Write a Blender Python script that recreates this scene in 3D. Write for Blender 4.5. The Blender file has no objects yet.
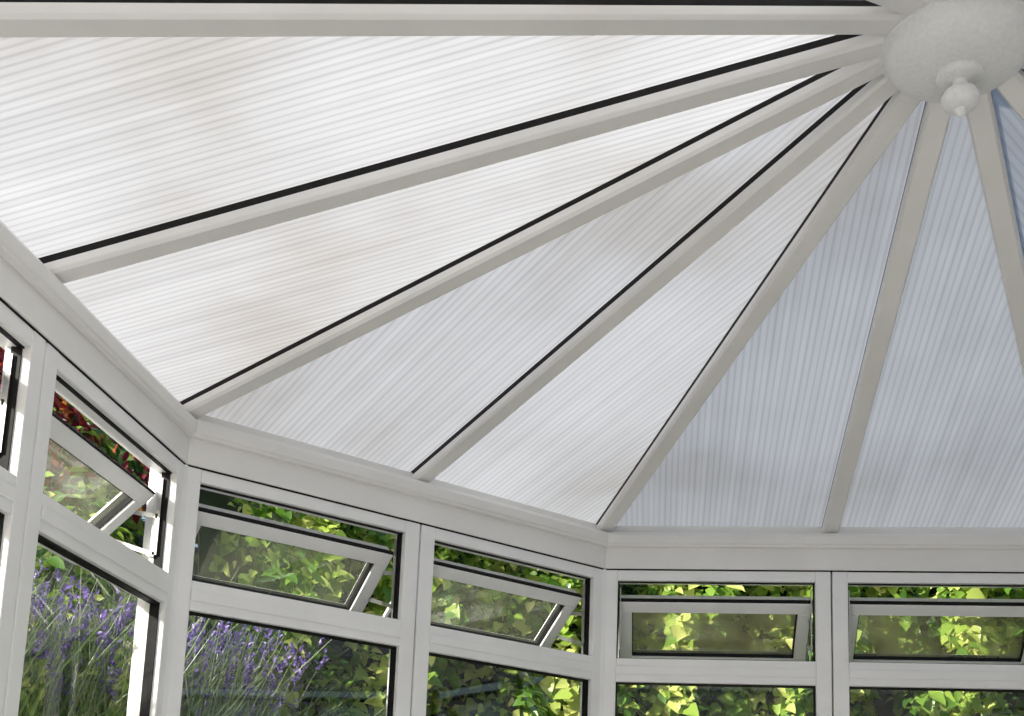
import bpy, bmesh, math, numpy as np
from mathutils import Vector, Matrix
rng=np.random.default_rng(7)
# ------------------------------------------------------------------ geometry constants (metres)
CAMZ=1.0
HX,HY=0.6517,2.4762            # octagon centre
A=2.1; AW=2.0565               # roof glazing line / inner face of window frames
ZE=CAMZ+1.3383; ZH=CAMZ+1.9105 # eaves line / apex
Z1=CAMZ+1.1312; Z2=CAMZ+0.8282; Z3=CAMZ+0.7382
ZS=0.62
SL=(ZH-ZE)/A
T8=math.tan(math.pi/8); C8=math.cos(math.pi/8)
scn=bpy.context.scene
coll=scn.collection
try:
    scn.view_settings.view_transform='Standard'
except Exception: pass

# ------------------------------------------------------------------ materials
def newmat(name):
    m=bpy.data.materials.new(name); m.use_nodes=True
    nt=m.node_tree; nt.nodes.clear()
    return m,nt,nt.nodes.new('ShaderNodeOutputMaterial')
def N(nt,t,**k):
    n=nt.nodes.new(t)
    for a,b in k.items(): setattr(n,a,b)
    return n
def ramp(nt,stops):
    r=N(nt,'ShaderNodeValToRGB'); e=r.color_ramp.elements
    while len(e)<len(stops): e.new(0.5)
    for i,(p,c) in enumerate(stops):
        e[i].position=p; e[i].color=(c[0],c[1],c[2],1)
    return r
def noisy(name,c1,c2,scale=5,rough=.5,bump=0,detail=5,spec=.5,metal=0):
    m,nt,o=newmat(name); L=nt.links
    b=N(nt,'ShaderNodeBsdfPrincipled'); tc=N(nt,'ShaderNodeTexCoord'); no=N(nt,'ShaderNodeTexNoise')
    no.inputs['Scale'].default_value=scale; no.inputs['Detail'].default_value=detail
    L.new(tc.outputs['Object'],no.inputs['Vector'])
    r=ramp(nt,[(.3,c1),(.7,c2)]); L.new(no.outputs['Fac'],r.inputs['Fac']); L.new(r.outputs['Color'],b.inputs['Base Color'])
    b.inputs['Roughness'].default_value=rough; b.inputs['Metallic'].default_value=metal
    b.inputs['Specular IOR Level'].default_value=spec
    if bump:
        bp=N(nt,'ShaderNodeBump'); bp.inputs['Strength'].default_value=bump; bp.inputs['Distance'].default_value=.01
        L.new(no.outputs['Fac'],bp.inputs['Height']); L.new(bp.outputs['Normal'],b.inputs['Normal'])
    L.new(b.outputs['BSDF'],o.inputs['Surface']); return m
M_upvc=noisy('white_upvc',(.85,.855,.86),(.90,.905,.91),6,.28,0)
M_beam=noisy('white_painted_beam',(.80,.79,.775),(.86,.85,.835),4,.35,0,detail=8)
M_gask=noisy('black_rubber_gasket',(.006,.006,.006),(.014,.013,.013),30,.6,spec=.2)
M_metal=noisy('stainless_stay',(.45,.45,.46),(.6,.6,.6),40,.3,metal=.9)
M_plaster=noisy('white_plaster',(.80,.80,.79),(.86,.86,.85),8,.8,.15)
M_floor=noisy('pale_floor_tile',(.60,.57,.53),(.70,.67,.63),4,.5,.1)
M_ground=noisy('garden_soil',(.05,.04,.02),(.10,.13,.04),3,.95,.6)
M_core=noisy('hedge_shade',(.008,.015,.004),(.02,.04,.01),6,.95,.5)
M_stem=noisy('woody_stem',(.08,.05,.03),(.15,.11,.07),12,.8,.3)
M_boss=noisy('chalky_white_boss',(.75,.76,.75),(.85,.85,.84),110,.4,.0,detail=12)
PT=.45
def poly_mat():
    m,nt,o=newmat('multiwall_polycarbonate'); L=nt.links
    uv=N(nt,'ShaderNodeUVMap'); sp=N(nt,'ShaderNodeSeparateXYZ'); L.new(uv.outputs['UV'],sp.inputs[0])
    mu=N(nt,'ShaderNodeMath',operation='MULTIPLY'); mu.inputs[1].default_value=2*math.pi/.021; L.new(sp.outputs['X'],mu.inputs[0])
    si=N(nt,'ShaderNodeMath',operation='SINE'); L.new(mu.outputs[0],si.inputs[0])
    mr=N(nt,'ShaderNodeMapRange'); mr.inputs['From Min'].default_value=.0; mr.inputs['From Max'].default_value=1
    mr.inputs['To Min'].default_value=1; mr.inputs['To Max'].default_value=.82; L.new(si.outputs[0],mr.inputs['Value'])
    # irregular streaks running down the flutes
    mp=N(nt,'ShaderNodeMapping'); mp.inputs['Scale'].default_value=(38,.8,1); L.new(uv.outputs['UV'],mp.inputs['Vector'])
    ns=N(nt,'ShaderNodeTexNoise'); ns.inputs['Scale'].default_value=1; ns.inputs['Detail'].default_value=2; L.new(mp.outputs[0],ns.inputs['Vector'])
    ms=N(nt,'ShaderNodeMapRange'); ms.inputs['From Min'].default_value=.3; ms.inputs['From Max'].default_value=.7
    ms.inputs['To Min'].default_value=.91; ms.inputs['To Max'].default_value=1.04; L.new(ns.outputs['Fac'],ms.inputs['Value'])
    mm=N(nt,'ShaderNodeMath',operation='MULTIPLY'); L.new(mr.outputs['Result'],mm.inputs[0]); L.new(ms.outputs['Result'],mm.inputs[1])
    tc=N(nt,'ShaderNodeTexCoord')
    no=N(nt,'ShaderNodeTexNoise'); no.inputs['Scale'].default_value=1.3; no.inputs['Detail'].default_value=3
    L.new(tc.outputs['Object'],no.inputs['Vector'])
    k=PT
    r=ramp(nt,[(.32,(.72*k,.695*k,.67*k)),(.46,(.84*k,.84*k,.85*k)),(.66,(.96*k,.96*k,.98*k))]); L.new(no.outputs['Fac'],r.inputs['Fac'])
    mx=N(nt,'ShaderNodeMix',data_type='RGBA',blend_type='MULTIPLY'); mx.inputs['Factor'].default_value=1
    L.new(r.outputs['Color'],mx.inputs['A']); L.new(mm.outputs[0],mx.inputs['B'])
    tr=N(nt,'ShaderNodeBsdfTranslucent'); L.new(mx.outputs['Result'],tr.inputs['Color'])
    df=N(nt,'ShaderNodeBsdfDiffuse'); df.inputs['Color'].default_value=(.7,.7,.70,1)
    gl=N(nt,'ShaderNodeBsdfGlossy'); gl.inputs['Roughness'].default_value=.35; gl.inputs['Color'].default_value=(.8,.8,.8,1)
    bp=N(nt,'ShaderNodeBump'); bp.inputs['Strength'].default_value=.25; bp.inputs['Distance'].default_value=.004
    L.new(si.outputs[0],bp.inputs['Height']); L.new(bp.outputs['Normal'],gl.inputs['Normal'])
    a=N(nt,'ShaderNodeMixShader'); a.inputs[0].default_value=.05; L.new(tr.outputs[0],a.inputs[1]); L.new(df.outputs[0],a.inputs[2])
    c=N(nt,'ShaderNodeMixShader'); c.inputs[0].default_value=.04; L.new(a.outputs[0],c.inputs[1]); L.new(gl.outputs[0],c.inputs[2])
    L.new(c.outputs[0],o.inputs['Surface']); return m
M_poly=poly_mat()
def glass_mat(name,refl,tint=(.95,.97,.95),refl_col=(.62,.60,.48)):
    m,nt,o=newmat(name); L=nt.links
    t=N(nt,'ShaderNodeBsdfTransparent'); t.inputs['Color'].default_value=(*tint,1)
    g=N(nt,'ShaderNodeBsdfGlossy'); g.inputs['Roughness'].default_value=.02
    lw=N(nt,'ShaderNodeLayerWeight'); lw.inputs['Blend'].default_value=.5
    pw=N(nt,'ShaderNodeMath',operation='POWER'); pw.inputs[1].default_value=4; L.new(lw.outputs['Facing'],pw.inputs[0])
    ma=N(nt,'ShaderNodeMath',operation='MULTIPLY_ADD'); ma.inputs[1].default_value=.8; ma.inputs[2].default_value=.09; L.new(pw.outputs[0],ma.inputs[0])
    a=N(nt,'ShaderNodeMixShader'); L.new(ma.outputs[0],a.inputs[0]); L.new(t.outputs[0],a.inputs[1]); L.new(g.outputs[0],a.inputs[2])
    if refl:  # painted reflection: patchy tinted layer mixed over the clear pane
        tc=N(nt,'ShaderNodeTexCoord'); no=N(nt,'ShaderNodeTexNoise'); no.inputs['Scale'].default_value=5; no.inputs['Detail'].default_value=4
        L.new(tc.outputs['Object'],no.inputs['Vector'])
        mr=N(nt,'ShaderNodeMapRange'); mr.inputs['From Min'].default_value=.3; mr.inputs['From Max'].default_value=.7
        mr.inputs['To Min'].default_value=refl*.4; mr.inputs['To Max'].default_value=refl*1.5; L.new(no.outputs['Fac'],mr.inputs['Value'])
        d=N(nt,'ShaderNodeBsdfTranslucent'); d.inputs['Color'].default_value=(*refl_col,1)
        d2=N(nt,'ShaderNodeBsdfDiffuse'); d2.inputs['Color'].default_value=(*refl_col,1)
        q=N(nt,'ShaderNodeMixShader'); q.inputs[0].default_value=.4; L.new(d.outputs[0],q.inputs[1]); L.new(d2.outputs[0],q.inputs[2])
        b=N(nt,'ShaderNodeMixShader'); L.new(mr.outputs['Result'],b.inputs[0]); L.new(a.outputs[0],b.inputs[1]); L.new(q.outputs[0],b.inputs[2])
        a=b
    L.new(a.outputs[0],o.inputs['Surface']); return m
M_glass=glass_mat('window_glass',0); M_sglass=glass_mat('painted_reflection_glass',.11,refl_col=(.75,.78,.55)); M_sglass2=glass_mat('painted_reflection_glass_tan',.36,refl_col=(.95,.78,.42))  # sash panes carry a painted reflection, stronger and tanner in the second
def leaf_mat(name,stops,trans=.35,rough=.35):
    m,nt,o=newmat(name); L=nt.links
    at=N(nt,'ShaderNodeAttribute'); at.attribute_name='rnd'
    r=ramp(nt,stops); L.new(at.outputs['Fac'],r.inputs['Fac'])
    b=N(nt,'ShaderNodeBsdfPrincipled'); b.inputs['Roughness'].default_value=rough
    L.new(r.outputs['Color'],b.inputs['Base Color'])
    t=N(nt,'ShaderNodeBsdfTranslucent'); L.new(r.outputs['Color'],t.inputs['Color'])
    a=N(nt,'ShaderNodeMixShader'); a.inputs[0].default_value=trans; L.new(b.outputs[0],a.inputs[1]); L.new(t.outputs[0],a.inputs[2])
    L.new(a.outputs[0],o.inputs['Surface']); return m
M_ivy=leaf_mat('ivy_leaf',[(0,(.025,.07,.012)),(.35,(.11,.24,.03)),(.68,(.32,.46,.07)),(1,(.68,.70,.22))])
M_dark=leaf_mat('shrub_leaf',[(0,(.02,.05,.01)),(.5,(.10,.20,.03)),(1,(.32,.44,.08))])
M_red=leaf_mat('smoke_bush_leaf',[(0,(.03,.008,.012)),(.5,(.14,.015,.03)),(.8,(.35,.04,.03)),(1,(.60,.22,.05))])
M_grass=leaf_mat('grey_green_blade',[(0,(.10,.16,.06)),(.5,(.26,.37,.15)),(1,(.54,.60,.36))])
M_lav=leaf_mat('lavender_flower',[(0,(.12,.07,.30)),(.5,(.24,.15,.50)),(1,(.42,.32,.68))])

# ------------------------------------------------------------------ mesh builder
class MB:
    def __init__(s): s.v=[];s.f=[];s.m=[];s.uv=None
    def poly(s,vs,mi=0):
        b=len(s.v); s.v+= [tuple(v) for v in vs]; s.f.append(tuple(range(b,b+len(vs)))); s.m.append(mi)
    def quadp(s,F,x0,x1,y,z0,z1,mi=0):
        o,ex,ey,ez=F; s.poly([o+ex*x+ey*y+ez*z for x,z in ((x0,z0),(x1,z0),(x1,z1),(x0,z1))],mi)
    def box(s,F,x0,x1,y0,y1,z0,z1,mi=0):
        o,ex,ey,ez=F; b=len(s.v)
        for x,y,z in [(x0,y0,z0),(x1,y0,z0),(x1,y1,z0),(x0,y1,z0),(x0,y0,z1),(x1,y0,z1),(x1,y1,z1),(x0,y1,z1)]:
            s.v.append(tuple(o+ex*x+ey*y+ez*z))
        for f in [(0,3,2,1),(4,5,6,7),(0,1,5,4),(1,2,6,5),(2,3,7,6),(3,0,4,7)]:
            s.f.append(tuple(b+i for i in f)); s.m.append(mi)
    def prism(s,p0,p1,side,up,prof,mi=0):
        b=len(s.v);n=len(prof)
        for a,u in prof: s.v.append(tuple(p0+side*a+up*u))
        for a,u in prof: s.v.append(tuple(p1+side*a+up*u))
        for i in range(n):
            j=(i+1)%n; s.f.append((b+i,b+j,b+n+j,b+n+i)); s.m.append(mi)
        s.f.append(tuple(b+i for i in range(n))[::-1]); s.m.append(mi)
        s.f.append(tuple(b+n+i for i in range(n))); s.m.append(mi)
    def lathe(s,c,prof,n=48,mi=0):
        b=len(s.v)
        for r,z in prof:
            for i in range(n):
                a=2*math.pi*i/n; s.v.append((c[0]+r*math.cos(a),c[1]+r*math.sin(a),c[2]+z))
        for j in range(len(prof)-1):
            for i in range(n):
                s.f.append((b+j*n+i,b+j*n+(i+1)%n,b+(j+1)*n+(i+1)%n,b+(j+1)*n+i)); s.m.append(mi)
    def obj(s,name,mats,parent=None,bevel=0,smooth=False,split=0):
        me=bpy.data.meshes.new(name); me.from_pydata(s.v,[],s.f)
        for m in mats: me.materials.append(m)
        me.polygons.foreach_set('material_index',s.m)
        if smooth: me.polygons.foreach_set('use_smooth',[True]*len(s.f))
        me.update()
        bm=bmesh.new(); bm.from_mesh(me)
        if smooth: bmesh.ops.remove_doubles(bm,verts=bm.verts,dist=1e-6)
        bmesh.ops.recalc_face_normals(bm,faces=bm.faces); bm.to_mesh(me); bm.free()
        o=bpy.data.objects.new(name,me); coll.objects.link(o)
        if parent: o.parent=parent
        if bevel:
            bv=o.modifiers.new('bevel','BEVEL'); bv.width=bevel; bv.segments=2; bv.limit_method='ANGLE'
        if split:
            es=o.modifiers.new('split','EDGE_SPLIT'); es.split_angle=math.radians(split)
        return o
def empty(name,loc=(0,0,0)):
    e=bpy.data.objects.new(name,None); e.empty_display_size=.1; coll.objects.link(e); return e
X=Vector((1,0,0));Y=Vector((0,1,0));Z=Vector((0,0,1))
HUB=Vector((HX,HY,0))
def dirv(ang):
    t=math.radians(ang); return Vector((-math.sin(t),math.cos(t),0))
def facet(ang,a=AW):
    n=dirv(ang); t=Vector((n.y,-n.x,0)); return (HUB+n*a,t,n,Z)

# ------------------------------------------------------------------ roof
def roofpt(ang,kind,a,dz=0):
    r=a if kind=='m' else a/C8
    p=HUB+dirv(ang)*r; p.z=ZH-a*SL+dz; return p
for k in range(8):
    ang=45*k
    n=dirv(ang); t=Vector((n.y,-n.x,0))
    for sgn in (-1,1):
        me=bpy.data.meshes.new('roof_panel')
        a0,a1=.05,A+.05
        pts=[(0,a0),(sgn*a0*T8,a0),(sgn*a1*T8,a1),(0,a1)]
        vs=[]
        for u,a in pts:
            p=HUB+n*a+t*u; p.z=ZH-a*SL+.024; vs.append(tuple(p))
        me.from_pydata(vs,[],[(0,1,2,3)])
        uvl=me.uv_layers.new(name='UVMap')
        for i,(u,a) in enumerate(pts): uvl.data[i].uv=(u,a)
        me.materials.append(M_poly)
        o=bpy.data.objects.new('roof_panel',me); coll.objects.link(o)
for k in range(16):
    ang=22.5*k; kind='m' if k%2==0 else 'c'
    p0=roofpt(ang,kind,.07,.004); p1=roofpt(ang,kind,A-.0,.004)
    d=(p1-p0).normalized(); side=Vector((dirv(ang).y,-dirv(ang).x,0)); up=side.cross(d).normalized()
    if up.z<0: up=-up
    b=MB(); w=.031
    b.prism(p0,p1,side,up,[(-w,.0),(-w,-.020),(-w+.007,-.028),(w-.007,-.028),(w,-.020),(w,.0)],0)
    b.prism(p0,p1,side,up,[(-w+.003,0),(-w+.003,.020),(w-.003,.020),(w-.003,0)],1)
    b.prism(p0,p1,side,up,[(-w+.010,.0205),(-w+.014,.026),(w-.014,.026),(w-.010,.0205)],0)
    b.obj('roof_rafter',[M_beam,M_gask],bevel=.0015)
prof=[(.0,.04),(.165,.04),(.188,.022),(.198,.008),(.200,-.004),(.199,-.014),(.193,-.022),(.182,-.026),(.168,-.026),(.168,-.044),(.162,-.046),(.160,-.054),(.152,-.069),(.138,-.084),(.118,-.096),(.094,-.105),(.070,-.110),(.050,-.111),
      (.050,-.119),(.044,-.125),(.030,-.127),(.017,-.131),(.015,-.145),(.024,-.148),(.035,-.156),(.040,-.166),(.040,-.176),(.035,-.187),(.024,-.194),(.013,-.198),(.011,-.206),(.006,-.213),(0,-.216)]
b=MB(); b.lathe((HX-.008,HY,ZH-.030),prof,96)
b.obj('ceiling_boss_finial',[M_boss],smooth=True,split=38)
b=MB()
pr=[(.09*math.cos(2*math.pi*i/16),.09*math.sin(2*math.pi*i/16)) for i in range(16)]
b.prism(Vector((HX,HY,ZH+.01)),Vector((HX,HY,ZH+.045)),X,Y,pr)
b.obj('roof_hub_cap',[M_upvc],bevel=.01)

# ------------------------------------------------------------------ eaves beams
tn=1
for k in range(8):
    ang=45*k; n=dirv(ang); t=Vector((n.y,-n.x,0))
    b=MB()
    def ring(profile,mi=0):
        m=len(profile); base=len(b.v)
        for sg in (-1,1):
            for a,z in profile:
                p=HUB+n*a+t*(sg*a*T8); p.z=z; b.v.append(tuple(p))
        for i in range(m):
            j=(i+1)%m; b.f.append((base+i,base+j,base+m+j,base+m+i)); b.m.append(mi)
        b.f.append(tuple(base+i for i in range(m))); b.m.append(mi)
        b.f.append(tuple(base+m+i for i in range(m))[::-1]); b.m.append(mi)
    zt=ZE-.022
    ring([(AW-.006,Z1+.045),(AW-.006,Z1+.128),(AW-.022,Z1+.129),(AW-.024,Z1+.137),(AW-.030,Z1+.141),(AW-.032,zt-.014),(AW-.022,zt),(A-.015,zt),(A-.015,ZE+.018),(A+.09,ZE+.006),(A+.09,Z1+.045)])
    ring([(AW-.002,Z1+.040),(AW-.002,Z1+.0455),(A,Z1+.0455),(A,Z1+.040)],1)
    b.obj('trim_%d'%tn,[M_beam,M_gask],bevel=.002); tn+=1

# ------------------------------------------------------------------ walls & windows
WN={90:'left',45:'front_left',0:'front',-45:'front_right',-90:'right'}
wn=1
TH=math.radians(46)
for ang in (90,45,0,-45,-90):
    F=facet(ang); hw=AW*T8
    o,ex,ey,ez=F
    b=MB(); b.box(F,-hw-.03,hw+.03,.0,.14,0,ZS-.03,0); b.obj('wall_'+WN[ang],[M_plaster])
    b=MB(); b.box(F,-hw+.0,hw-.0,-.10,.12,ZS-.03,ZS,0); b.obj('trim_%d'%tn,[M_upvc],bevel=.006); tn+=1
    for sg in (-1,1):
        E=empty('window_%d'%wn); wn+=1
        def xr(a,c): return (min(sg*a,sg*c),max(sg*a,sg*c))
        j0,j1=.003,hw-.004
        i0,i1=.060,hw-.052
        b=MB()
        x0,x1=xr(j0,i0); b.box(F,x0,x1,0,.065,ZS,Z1+.042)
        x0,x1=xr(i1,j1); b.box(F,x0,x1,0,.065,ZS,Z1+.042)
        x0,x1=xr(i0,i1)
        b.box(F,x0,x1,0.001,.065,Z1,Z1+.0415)
        b.box(F,x0,x1,0.001,.065,Z3,Z2)
        b.box(F,x0,x1,0.001,.065,ZS,ZS+.06)
        b.box(F,x0,x1,-.004,.002,Z3+.028,Z2-.028)
        b.obj('outer_frame',[M_upvc],E,bevel=.003)
        b=MB(); g=.005
        for (za,zb) in ((ZS+.06,Z3),):
            b.box(F,x0,x0+g,.018,.046,za,zb); b.box(F,x1-g,x1,.018,.046,za,zb)
            b.box(F,x0,x1,.018,.046,za,za+g*.7); b.box(F,x0,x1,.018,.046,zb-g,zb)
        za,zb=Z2,Z1; g=.004
        b.box(F,x0,x0+g,.022,.048,za,zb); b.box(F,x1-g,x1,.022,.048,za,zb)
        b.box(F,x0,x1,.018,.034,za,za+g); b.box(F,x0,x1,.018,.030,zb-g,zb)
        b.obj('gasket',[M_gask],E)
        b=MB(); b.quadp(F,x0+.002,x1-.002,.032,ZS+.062,Z3-.002); b.obj('fixed_glass',[M_glass],E)
        S=(o+ex*0+ey*.062+ez*(Z1-.072),ex,(ey*math.cos(TH)+ez*math.sin(TH)),(-ey*math.sin(TH)+ez*math.cos(TH)))
        L=.308; r=.048
        xa,xb=x0+.006,x1-.006
        b=MB()
        b.box(S,xa,xb,-.0,.055,-r,0); b.box(S,xa,xb,-.0,.055,-L,-L+r)
        b.box(S,xa,xa+r,0,.055,-L+r,-r); b.box(S,xb-r,xb,0,.055,-L+r,-r)
        b.box(S,xa-.012,xb+.012,.042,.056,-L-.012,-L+.014)
        b.box(S,xa-.012,xa+.014,.042,.056,-L+.01,-.01); b.box(S,xb-.014,xb+.012,.042,.056,-L+.01,-.01)
        b.obj('sash_frame',[M_upvc],E,bevel=.003)
        b=MB()
        for q in ((xa+r,xa+r+.004,-L+r,-r),(xb-r-.004,xb-r,-L+r,-r),(xa+r,xb-r,-r-.004,-r),(xa+r,xb-r,-L+r,-L+r+.004)):
            b.box(S,q[0],q[1],.010,.045,q[2],q[3])
        b.box(S,xa-.002,xb+.002,.004,.020,.0,.006)
        b.box(S,xa-.004,xa,.018,.036,-L,0); b.box(S,xb,xb+.004,.018,.036,-L,0)
        b.obj('sash_gasket',[M_gask],E)
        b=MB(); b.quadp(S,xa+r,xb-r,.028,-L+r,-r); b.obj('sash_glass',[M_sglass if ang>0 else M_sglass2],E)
        xm=(xa+xb)/2
        b=MB(); b.box(S,xm-.035,xm+.035,-.008,.0,-L+.010,-L+.034); b.box(S,xm-.012,xm+.012,-.026,-.008,-L+.012,-L+.032)
        b.box(S,xm-.012,xm+.075,-.034,-.022,-L+.014,-L+.030)
        b.obj('handle',[M_upvc],E,bevel=.003)
        b=MB()
        for xs in (x0+.010,x1-.010):
            fa=o+ex*xs+ey*.045+ez*(Z2+.05); fb=o+ex*xs+ey*.045+ez*(Z1-.02)
            sa=S[0]+ex*xs+S[2]*.02+S[3]*(-.20); sb=S[0]+ex*xs+S[2]*.02+S[3]*(-.02)
            sc=S[0]+ex*xs+S[2]*.02+S[3]*(-.09)
            for p,q in ((fa,sa),(fb,fa),(sb,sa),((fa+fb)/2,sc)):
                d=(q-p).normalized(); u=ex.cross(d).normalized()
                b.prism(p,q,ex,u,[(-.0015,-.007),(.0015,-.007),(.0015,.007),(-.0015,.007)])
        b.obj('friction_stay',[M_metal],E)
for ang in (112.5,67.5,22.5,-22.5,-67.5,-112.5):
    n=dirv(ang); s=Vector((n.y,-n.x,0)); R=AW/C8
    c=HUB+n*R; b=MB()
    c0=Vector((c.x,c.y,ZS-.02)); c1=Vector((c.x,c.y,Z1+.044))
    k1=.030
    b.prism(c0,c1,s,n,[(-k1,-.004),(k1,-.004),(k1+.012,.02),(.055,.09),(-.055,.09),(-k1-.012,.02)])
    b.obj('corner_post',[M_upvc],bevel=.003)

# ------------------------------------------------------------------ rest of the room
b=MB()
o8=[HUB+dirv(a)*(A/C8) for a in (112.5,67.5,22.5,-22.5,-67.5,-112.5)]
pl=[Vector((o8[0].x,-1.6,0))]+[Vector((p.x,p.y,0)) for p in o8]+[Vector((o8[-1].x,-1.6,0))]
b.poly([p for p in pl]); b.poly([p-Z*.1 for p in pl]); b.obj('floor',[M_floor])
xl,xr_=o8[0].x,o8[-1].x; yb=o8[0].y
def bx(name,x0,x1,y0,y1,z0,z1,m):
    b=MB(); b.box((Vector((0,0,0)),X,Y,Z),x0,x1,y0,y1,z0,z1); return b.obj(name,[m])
bx('wall_house_left',xl-.15,xl,-1.6,yb-.04,0,ZE+.1,M_plaster)
bx('wall_house_right',xr_,xr_+.15,-1.6,yb-.04,0,ZE+.1,M_plaster)
bx('wall_back',xl-.15,xr_+.15,-1.75,-1.6,0,ZE+.1,M_plaster)
b=MB()
cb=[HUB+dirv(a)*((A+.09)/C8) for a in (112.5,157.5,202.5,247.5)]
poly=[Vector((p.x,p.y,ZE)) for p in cb]+[Vector((xr_,-1.6,ZE)),Vector((xl,-1.6,ZE))]
b.poly(poly); b.poly([p+Z*.12 for p in poly])
for i in range(len(poly)):
    j=(i+1)%len(poly); b.poly([poly[i],poly[j],poly[j]+Z*.12,poly[i]+Z*.12])
b.obj('ceiling',[M_plaster])
def emis(name,col,st):
    m,nt,o=newmat(name); e=N(nt,'ShaderNodeEmission'); e.inputs['Color'].default_value=(*col,1); e.inputs['Strength'].default_value=st
    nt.links.new(e.outputs[0],o.inputs['Surface']); return m
M_glow=emis('fill_light_glow',(1,.98,.955),26)
for (lx,ly,lz) in ((-.75,-.9,.62),(1.5,-.9,.62),(-.6,1.3,.42)):  # unseen fill globes, added to brighten frames and beam undersides from below
    b=MB()
    b.lathe((lx,ly,0),[(0,.0),(.12,0),(.12,.02),(.02,.03),(.014,.05),(.014,lz-.14),(.05,lz-.13),(.05,lz-.11),(0,lz-.11)],24,0)
    R=.13
    b.lathe((lx,ly,lz),[(R*math.sin(math.pi*i/12),-R*math.cos(math.pi*i/12)) for i in range(1,13)],16,1)
    b.obj('fill_light_globe',[M_metal,M_glow],smooth=True)

# ------------------------------------------------------------------ garden
def pol(phi,r):
    t=np.radians(phi); return HX-np.sin(t)*r, HY+np.cos(t)*r
def gridmesh(name,phis,rows,mat):
    vs=[];fs=[];m=len(rows)
    for p in phis:
        for r,z in rows:
            w=.08*math.sin(p*.35+z*3)+.05*math.sin(p*.9)
            x,y=pol(p,r+(w if r>3 else 0)); vs.append((x,y,z+(.06*math.sin(p*.5+r*2) if r>2.8 else 0)))
    for i in range(len(phis)-1):
        for j in range(m-1):
            fs.append((i*m+j,i*m+j+1,(i+1)*m+j+1,(i+1)*m+j))
    me=bpy.data.meshes.new(name); me.from_pydata(vs,[],fs); me.materials.append(mat)
    me.polygons.foreach_set('use_smooth',[True]*len(fs)); o=bpy.data.objects.new(name,me); coll.objects.link(o); return o
gridmesh('garden_bank',np.linspace(-104,104,80),[(2.42,-.02),(2.5,-.02),(2.62,.15),(2.8,.85),(3.0,1.05),(3.6,1.15),(4.5,1.2),(7,1.2),(30,.8)],M_ground)

def leafmesh(P,Nn,D,size,rnd,lobed=False,fold=.12):
    n=len(P)
    Nn=Nn/np.linalg.norm(Nn,axis=1,keepdims=True)
    D=D-Nn*np.sum(D*Nn,axis=1,keepdims=True); D/=np.linalg.norm(D,axis=1,keepdims=True)+1e-9
    S=np.cross(Nn,D)
    if lobed:   # rounded, slightly lobed ivy leaf, folded along the midrib (12 verts, 4 quads)
        sh=[(0,0,0),(.26,-.03,fold*.6),(.46,.20,fold),(.34,.50,fold*.8),(.16,.82,fold*.3),(0,1,-.10),
            (-.16,.82,fold*.3),(-.34,.50,fold*.8),(-.46,.20,fold),(-.26,-.03,fold*.6),(0,.42,0),(0,.78,-.03)]
        q=[(0,1,2,10),(10,2,3,11),(11,3,4,5),(0,10,8,9),(10,11,7,8),(11,5,6,7)]
    else:
        sh=[(0,0,0),(.27,.30,fold),(.24,.68,fold*.7),(0,1,-.10),(-.24,.68,fold*.7),(-.27,.30,fold)]
        q=[(0,1,2,3),(0,3,4,5)]
    m=len(sh)
    V=np.stack([P+size[:,None]*(S*a+D*b_+Nn*c) for a,b_,c in sh],axis=1).reshape(-1,3)
    base=(np.arange(n)*m)[:,None]
    Fc=np.concatenate([base+np.array([t]) for t in q],axis=1).reshape(-1,4)
    return V,Fc,np.repeat(rnd,m)
def finish(name,parts,mats):
    V=np.concatenate([p[0] for p in parts]); off=0;Fs=[];MI=[];R=np.concatenate([p[2] for p in parts])
    for i,p in enumerate(parts):
        Fs.append(p[1]+off); off+=len(p[0]); MI.append(np.full(len(p[1]),p[3] if len(p)>3 else 0))
    Fq=np.concatenate(Fs);MI=np.concatenate(MI)
    me=bpy.data.meshes.new(name)
    me.vertices.add(len(V)); me.vertices.foreach_set('co',V.astype(np.float32).ravel())
    me.loops.add(Fq.size); me.loops.foreach_set('vertex_index',Fq.astype(np.int32).ravel())
    me.polygons.add(len(Fq)); me.polygons.foreach_set('loop_start',(np.arange(len(Fq))*4).astype(np.int32))
    me.polygons.foreach_set('loop_total',np.full(len(Fq),4,dtype=np.int32))
    for m in mats: me.materials.append(m)
    me.polygons.foreach_set('material_index',MI.astype(np.int32))
    at=me.attributes.new('rnd','FLOAT','POINT'); at.data.foreach_set('value',R.astype(np.float32))
    me.update(calc_edges=True); me.validate()
    o=bpy.data.objects.new(name,me); coll.objects.link(o); return o
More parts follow.
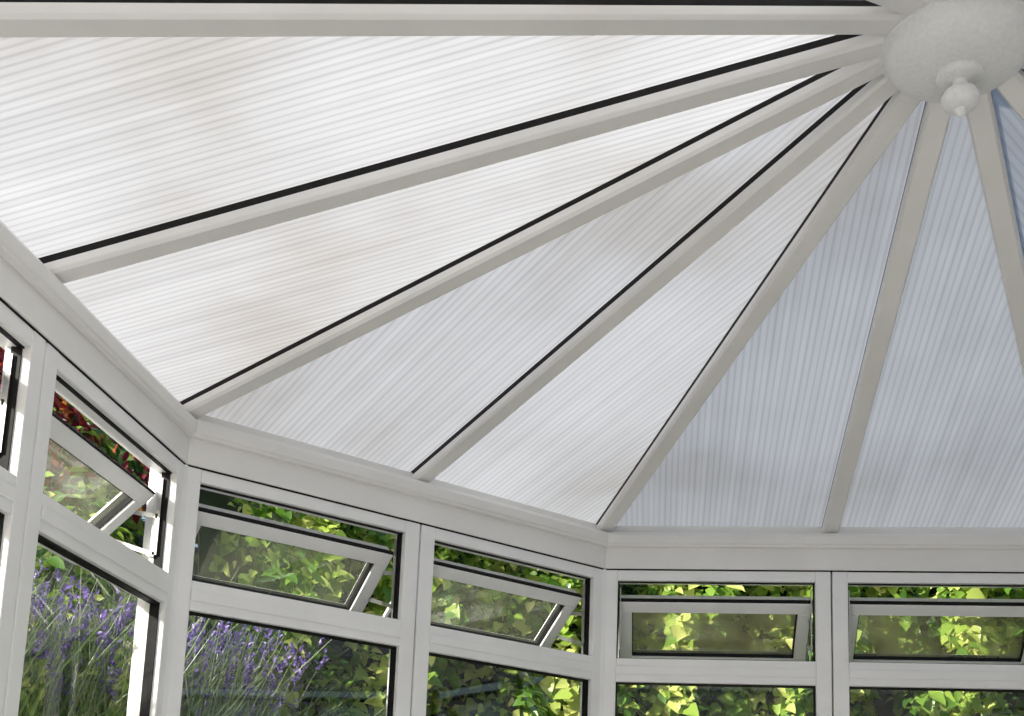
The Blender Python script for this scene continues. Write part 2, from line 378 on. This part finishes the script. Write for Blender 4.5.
def hedge(name,p0,p1,R0,za,zb,n,size,mat,lobed,corecol=M_core,seed=0,topvar=.25,thick=.35,bright=0,core=True):
    phi=rng.uniform(p0,p1,n); u=rng.uniform(0,1,n)**.85
    top=zb+topvar*(np.sin(phi*.23+seed)+.6*np.sin(phi*.71+seed*2))*.6
    z=za+(top-za)*u
    bump=.18*np.sin(phi*.55+z*2.3+seed)+.13*np.sin(phi*1.3-z*4.1)+.09*np.sin(z*9+phi*.4)
    r=R0+bump+rng.uniform(0,1,n)**1.4*thick
    x,y=pol(phi,r); P=np.stack([x,y,z],1)
    t=np.radians(phi); out=np.stack([np.sin(t),-np.cos(t),np.zeros(n)],1)
    Nn=out*.8+np.array([0,0,.75])+rng.normal(0,.5,(n,3))
    D=np.array([0,0,-.8])+out*.4+rng.normal(0,.6,(n,3))
    rnd=np.clip(rng.normal(.5+bright,.24,n)+.2*np.sin(phi*.8+z*3),0,1)
    L=leafmesh(P,Nn,D,size*rng.uniform(.45,1.5,n),rnd,lobed)
    parts=[L+(0,)]
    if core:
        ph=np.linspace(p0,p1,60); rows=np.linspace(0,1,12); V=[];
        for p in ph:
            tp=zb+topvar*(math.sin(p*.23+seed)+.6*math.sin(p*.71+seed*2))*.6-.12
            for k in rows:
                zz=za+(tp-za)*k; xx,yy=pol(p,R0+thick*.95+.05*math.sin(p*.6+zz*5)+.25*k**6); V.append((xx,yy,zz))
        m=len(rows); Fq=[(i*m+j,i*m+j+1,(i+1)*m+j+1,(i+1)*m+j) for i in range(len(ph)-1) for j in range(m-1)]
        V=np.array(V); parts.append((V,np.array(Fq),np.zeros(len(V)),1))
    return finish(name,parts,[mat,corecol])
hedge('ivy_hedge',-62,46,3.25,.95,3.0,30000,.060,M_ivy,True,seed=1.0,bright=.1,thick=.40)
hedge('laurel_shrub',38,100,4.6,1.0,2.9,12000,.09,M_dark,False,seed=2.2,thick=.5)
def blob(name,cx,cy,cz,rx,ry,rz,n,size,mat,bright=0,zf=1.1):
    d=rng.normal(0,1,(n,3)); d/=np.linalg.norm(d,axis=1,keepdims=True)
    rr=rng.uniform(.45,1.05,n)*(1+.15*np.sin(d[:,0]*7)+.12*np.sin(d[:,2]*9+d[:,1]*5))
    P=np.array([cx,cy,cz])+d*rr[:,None]*np.array([rx,ry,rz])
    Nn=d+np.array([0,0,.5])+rng.normal(0,.5,(n,3)); D=rng.normal(0,1,(n,3))+np.array([0,0,-.3])
    rnd=np.clip(rng.normal(.5+bright,.25,n),0,1)
    parts=[leafmesh(P,Nn,D,size*rng.uniform(.6,1.3,n),rnd)+(0,)]
    for i in range(14):
        q=np.array([cx,cy,cz])+d[i]*np.array([rx,ry,rz])*.8; p=np.array([cx+rng.normal(0,.05),cy+rng.normal(0,.05),zf])
        w=.012; V=np.array([p+[w,0,0],p+[0,w,0],p+[-w,0,0],p+[0,-w,0],q+[w/3,0,0],q+[0,w/3,0],q+[-w/3,0,0],q+[0,-w/3,0]])
        parts.append((V,np.array([[0,1,5,4],[1,2,6,5],[2,3,7,6],[3,0,4,7]]),np.zeros(8),1))
    return finish(name,parts,[mat,M_stem])
x,y=pol(60,3.9); blob('smoke_bush',x,y,2.75,.42,.42,.50,1500,.06,M_red,bright=.15)
x,y=pol(42,4.2); blob('smoke_bush.001',x,y,3.0,.5,.4,.35,1200,.06,M_red,bright=.0)
x,y=pol(57,3.5); blob('laurel_shrub.001',x,y,1.95,.4,.45,.5,1500,.065,M_ivy)
x,y=pol(68,6.0); blob('garden_tree',x,y,3.3,1.1,1.2,1.0,5200,.11,M_dark,bright=.2)
x,y=pol(47,6.2); blob('garden_tree.001',x,y,3.4,1.0,1.0,1.0,4800,.11,M_dark,bright=.2)
def blades(p0,p1,r0,r1,n,h,w,lean=.25,mi=0,zb=1.05):
    phi=rng.uniform(p0,p1,n); r=rng.uniform(r0,r1,n); x,y=pol(phi,r); B=np.stack([x,y,np.full(n,zb)],1)
    hh=h*rng.uniform(.55,1.1,n); l=rng.normal(0,lean,(n,2))
    Mx=B+np.stack([l[:,0]*hh*.35,l[:,1]*hh*.35,hh*.55],1); Tp=B+np.stack([l[:,0]*hh,l[:,1]*hh,hh],1)
    a=rng.uniform(0,math.pi,n); s=np.stack([np.cos(a),np.sin(a),np.zeros(n)],1)*w
    V=np.stack([B-s,B+s,Mx+s*.8,Mx-s*.8,Tp+s*.15,Tp-s*.15],1).reshape(-1,3)
    b=(np.arange(n)*6)[:,None]; Fq=np.concatenate([b+np.array([[0,1,2,3]]),b+np.array([[3,2,4,5]])],1).reshape(-1,4)
    return V,Fq,np.repeat(np.clip(rng.normal(.5,.25,n),0,1),6),mi,Tp,Tp-Mx
def lavender(name,p0,p1,r0,r1,n,h):
    g=blades(p0,p1,r0,r1,n,h,.003,.20)
    g2=blades(p0,p1,r0,r1,n*2,h*.75,.005,.35)
    Tp=g[4];dv=g[5]/np.linalg.norm(g[5],axis=1,keepdims=True)
    m=12; PP=[];NN=[];DD=[]
    for i in range(m):
        PP.append(Tp-dv*(.085*i/m)+rng.normal(0,.005,Tp.shape)); NN.append(rng.normal(0,1,Tp.shape)); DD.append(dv+rng.normal(0,.6,Tp.shape))
    P=np.concatenate(PP); k=len(P)
    fl=leafmesh(P,np.concatenate(NN),np.concatenate(DD),rng.uniform(.016,.030,k),np.clip(rng.normal(.5,.25,k),0,1))
    return finish(name,[g[:4],g2[:4],fl+(1,)],[M_grass,M_lav])
lavender('lavender_bush',46,66,2.8,3.3,560,.80)
lavender('lavender_bush.001',68,90,2.85,3.5,500,.82)
g=blades(50,103,2.8,3.7,7500,.85,.004,.30); finish('tall_grass',[g[:4]],[M_grass])

# ------------------------------------------------------------------ light
w=bpy.data.worlds.new('sky'); scn.world=w; w.use_nodes=True; nt=w.node_tree; nt.nodes.clear()
sk=nt.nodes.new('ShaderNodeTexSky'); sk.sky_type='NISHITA'; sk.sun_disc=False; sk.sun_elevation=math.radians(30); sk.sun_rotation=math.radians(228)
sk.air_density=1.2; sk.dust_density=2.2; sk.ozone_density=1.2
bg=nt.nodes.new('ShaderNodeBackground'); bg.inputs['Strength'].default_value=.195
ow=nt.nodes.new('ShaderNodeOutputWorld'); nt.links.new(sk.outputs[0],bg.inputs[0]); nt.links.new(bg.outputs[0],ow.inputs[0])
ld=bpy.data.lights.new('sun','SUN'); ld.energy=9.0; ld.angle=math.radians(1.0); ld.color=(1,.965,.89)
lo=bpy.data.objects.new('sun',ld); coll.objects.link(lo)
sd=Vector((-.72,-.64,.43)).normalized()
lo.rotation_euler=sd.to_track_quat('Z','Y').to_euler(); lo.location=(-4,-3,8)

# ------------------------------------------------------------------ camera
f,px,py,pitch,roll,yaw=1212.87,512.5,649.2,.1853,-.0381,-.1196
c,s=math.cos(yaw),math.sin(yaw)
r0=Vector((c,-s,0)); fh=Vector((s,c,0))
fw=fh*math.cos(pitch)+Z*math.sin(pitch); up0=Z*math.cos(pitch)-fh*math.sin(pitch)
rt=r0*math.cos(roll)-up0*math.sin(roll); up=r0*math.sin(roll)+up0*math.cos(roll)
cd=bpy.data.cameras.new('camera'); co=bpy.data.objects.new('camera',cd); coll.objects.link(co)
cd.sensor_fit='HORIZONTAL'; cd.sensor_width=36; cd.lens=f/1024*36; cd.shift_x=(512-px)/1024; cd.shift_y=(py-358)/1024
cd.clip_start=.02
M=Matrix((( rt.x,up.x,-fw.x,0),(rt.y,up.y,-fw.y,0),(rt.z,up.z,-fw.z,CAMZ),(0,0,0,1)))
co.matrix_world=M
scn.camera=co
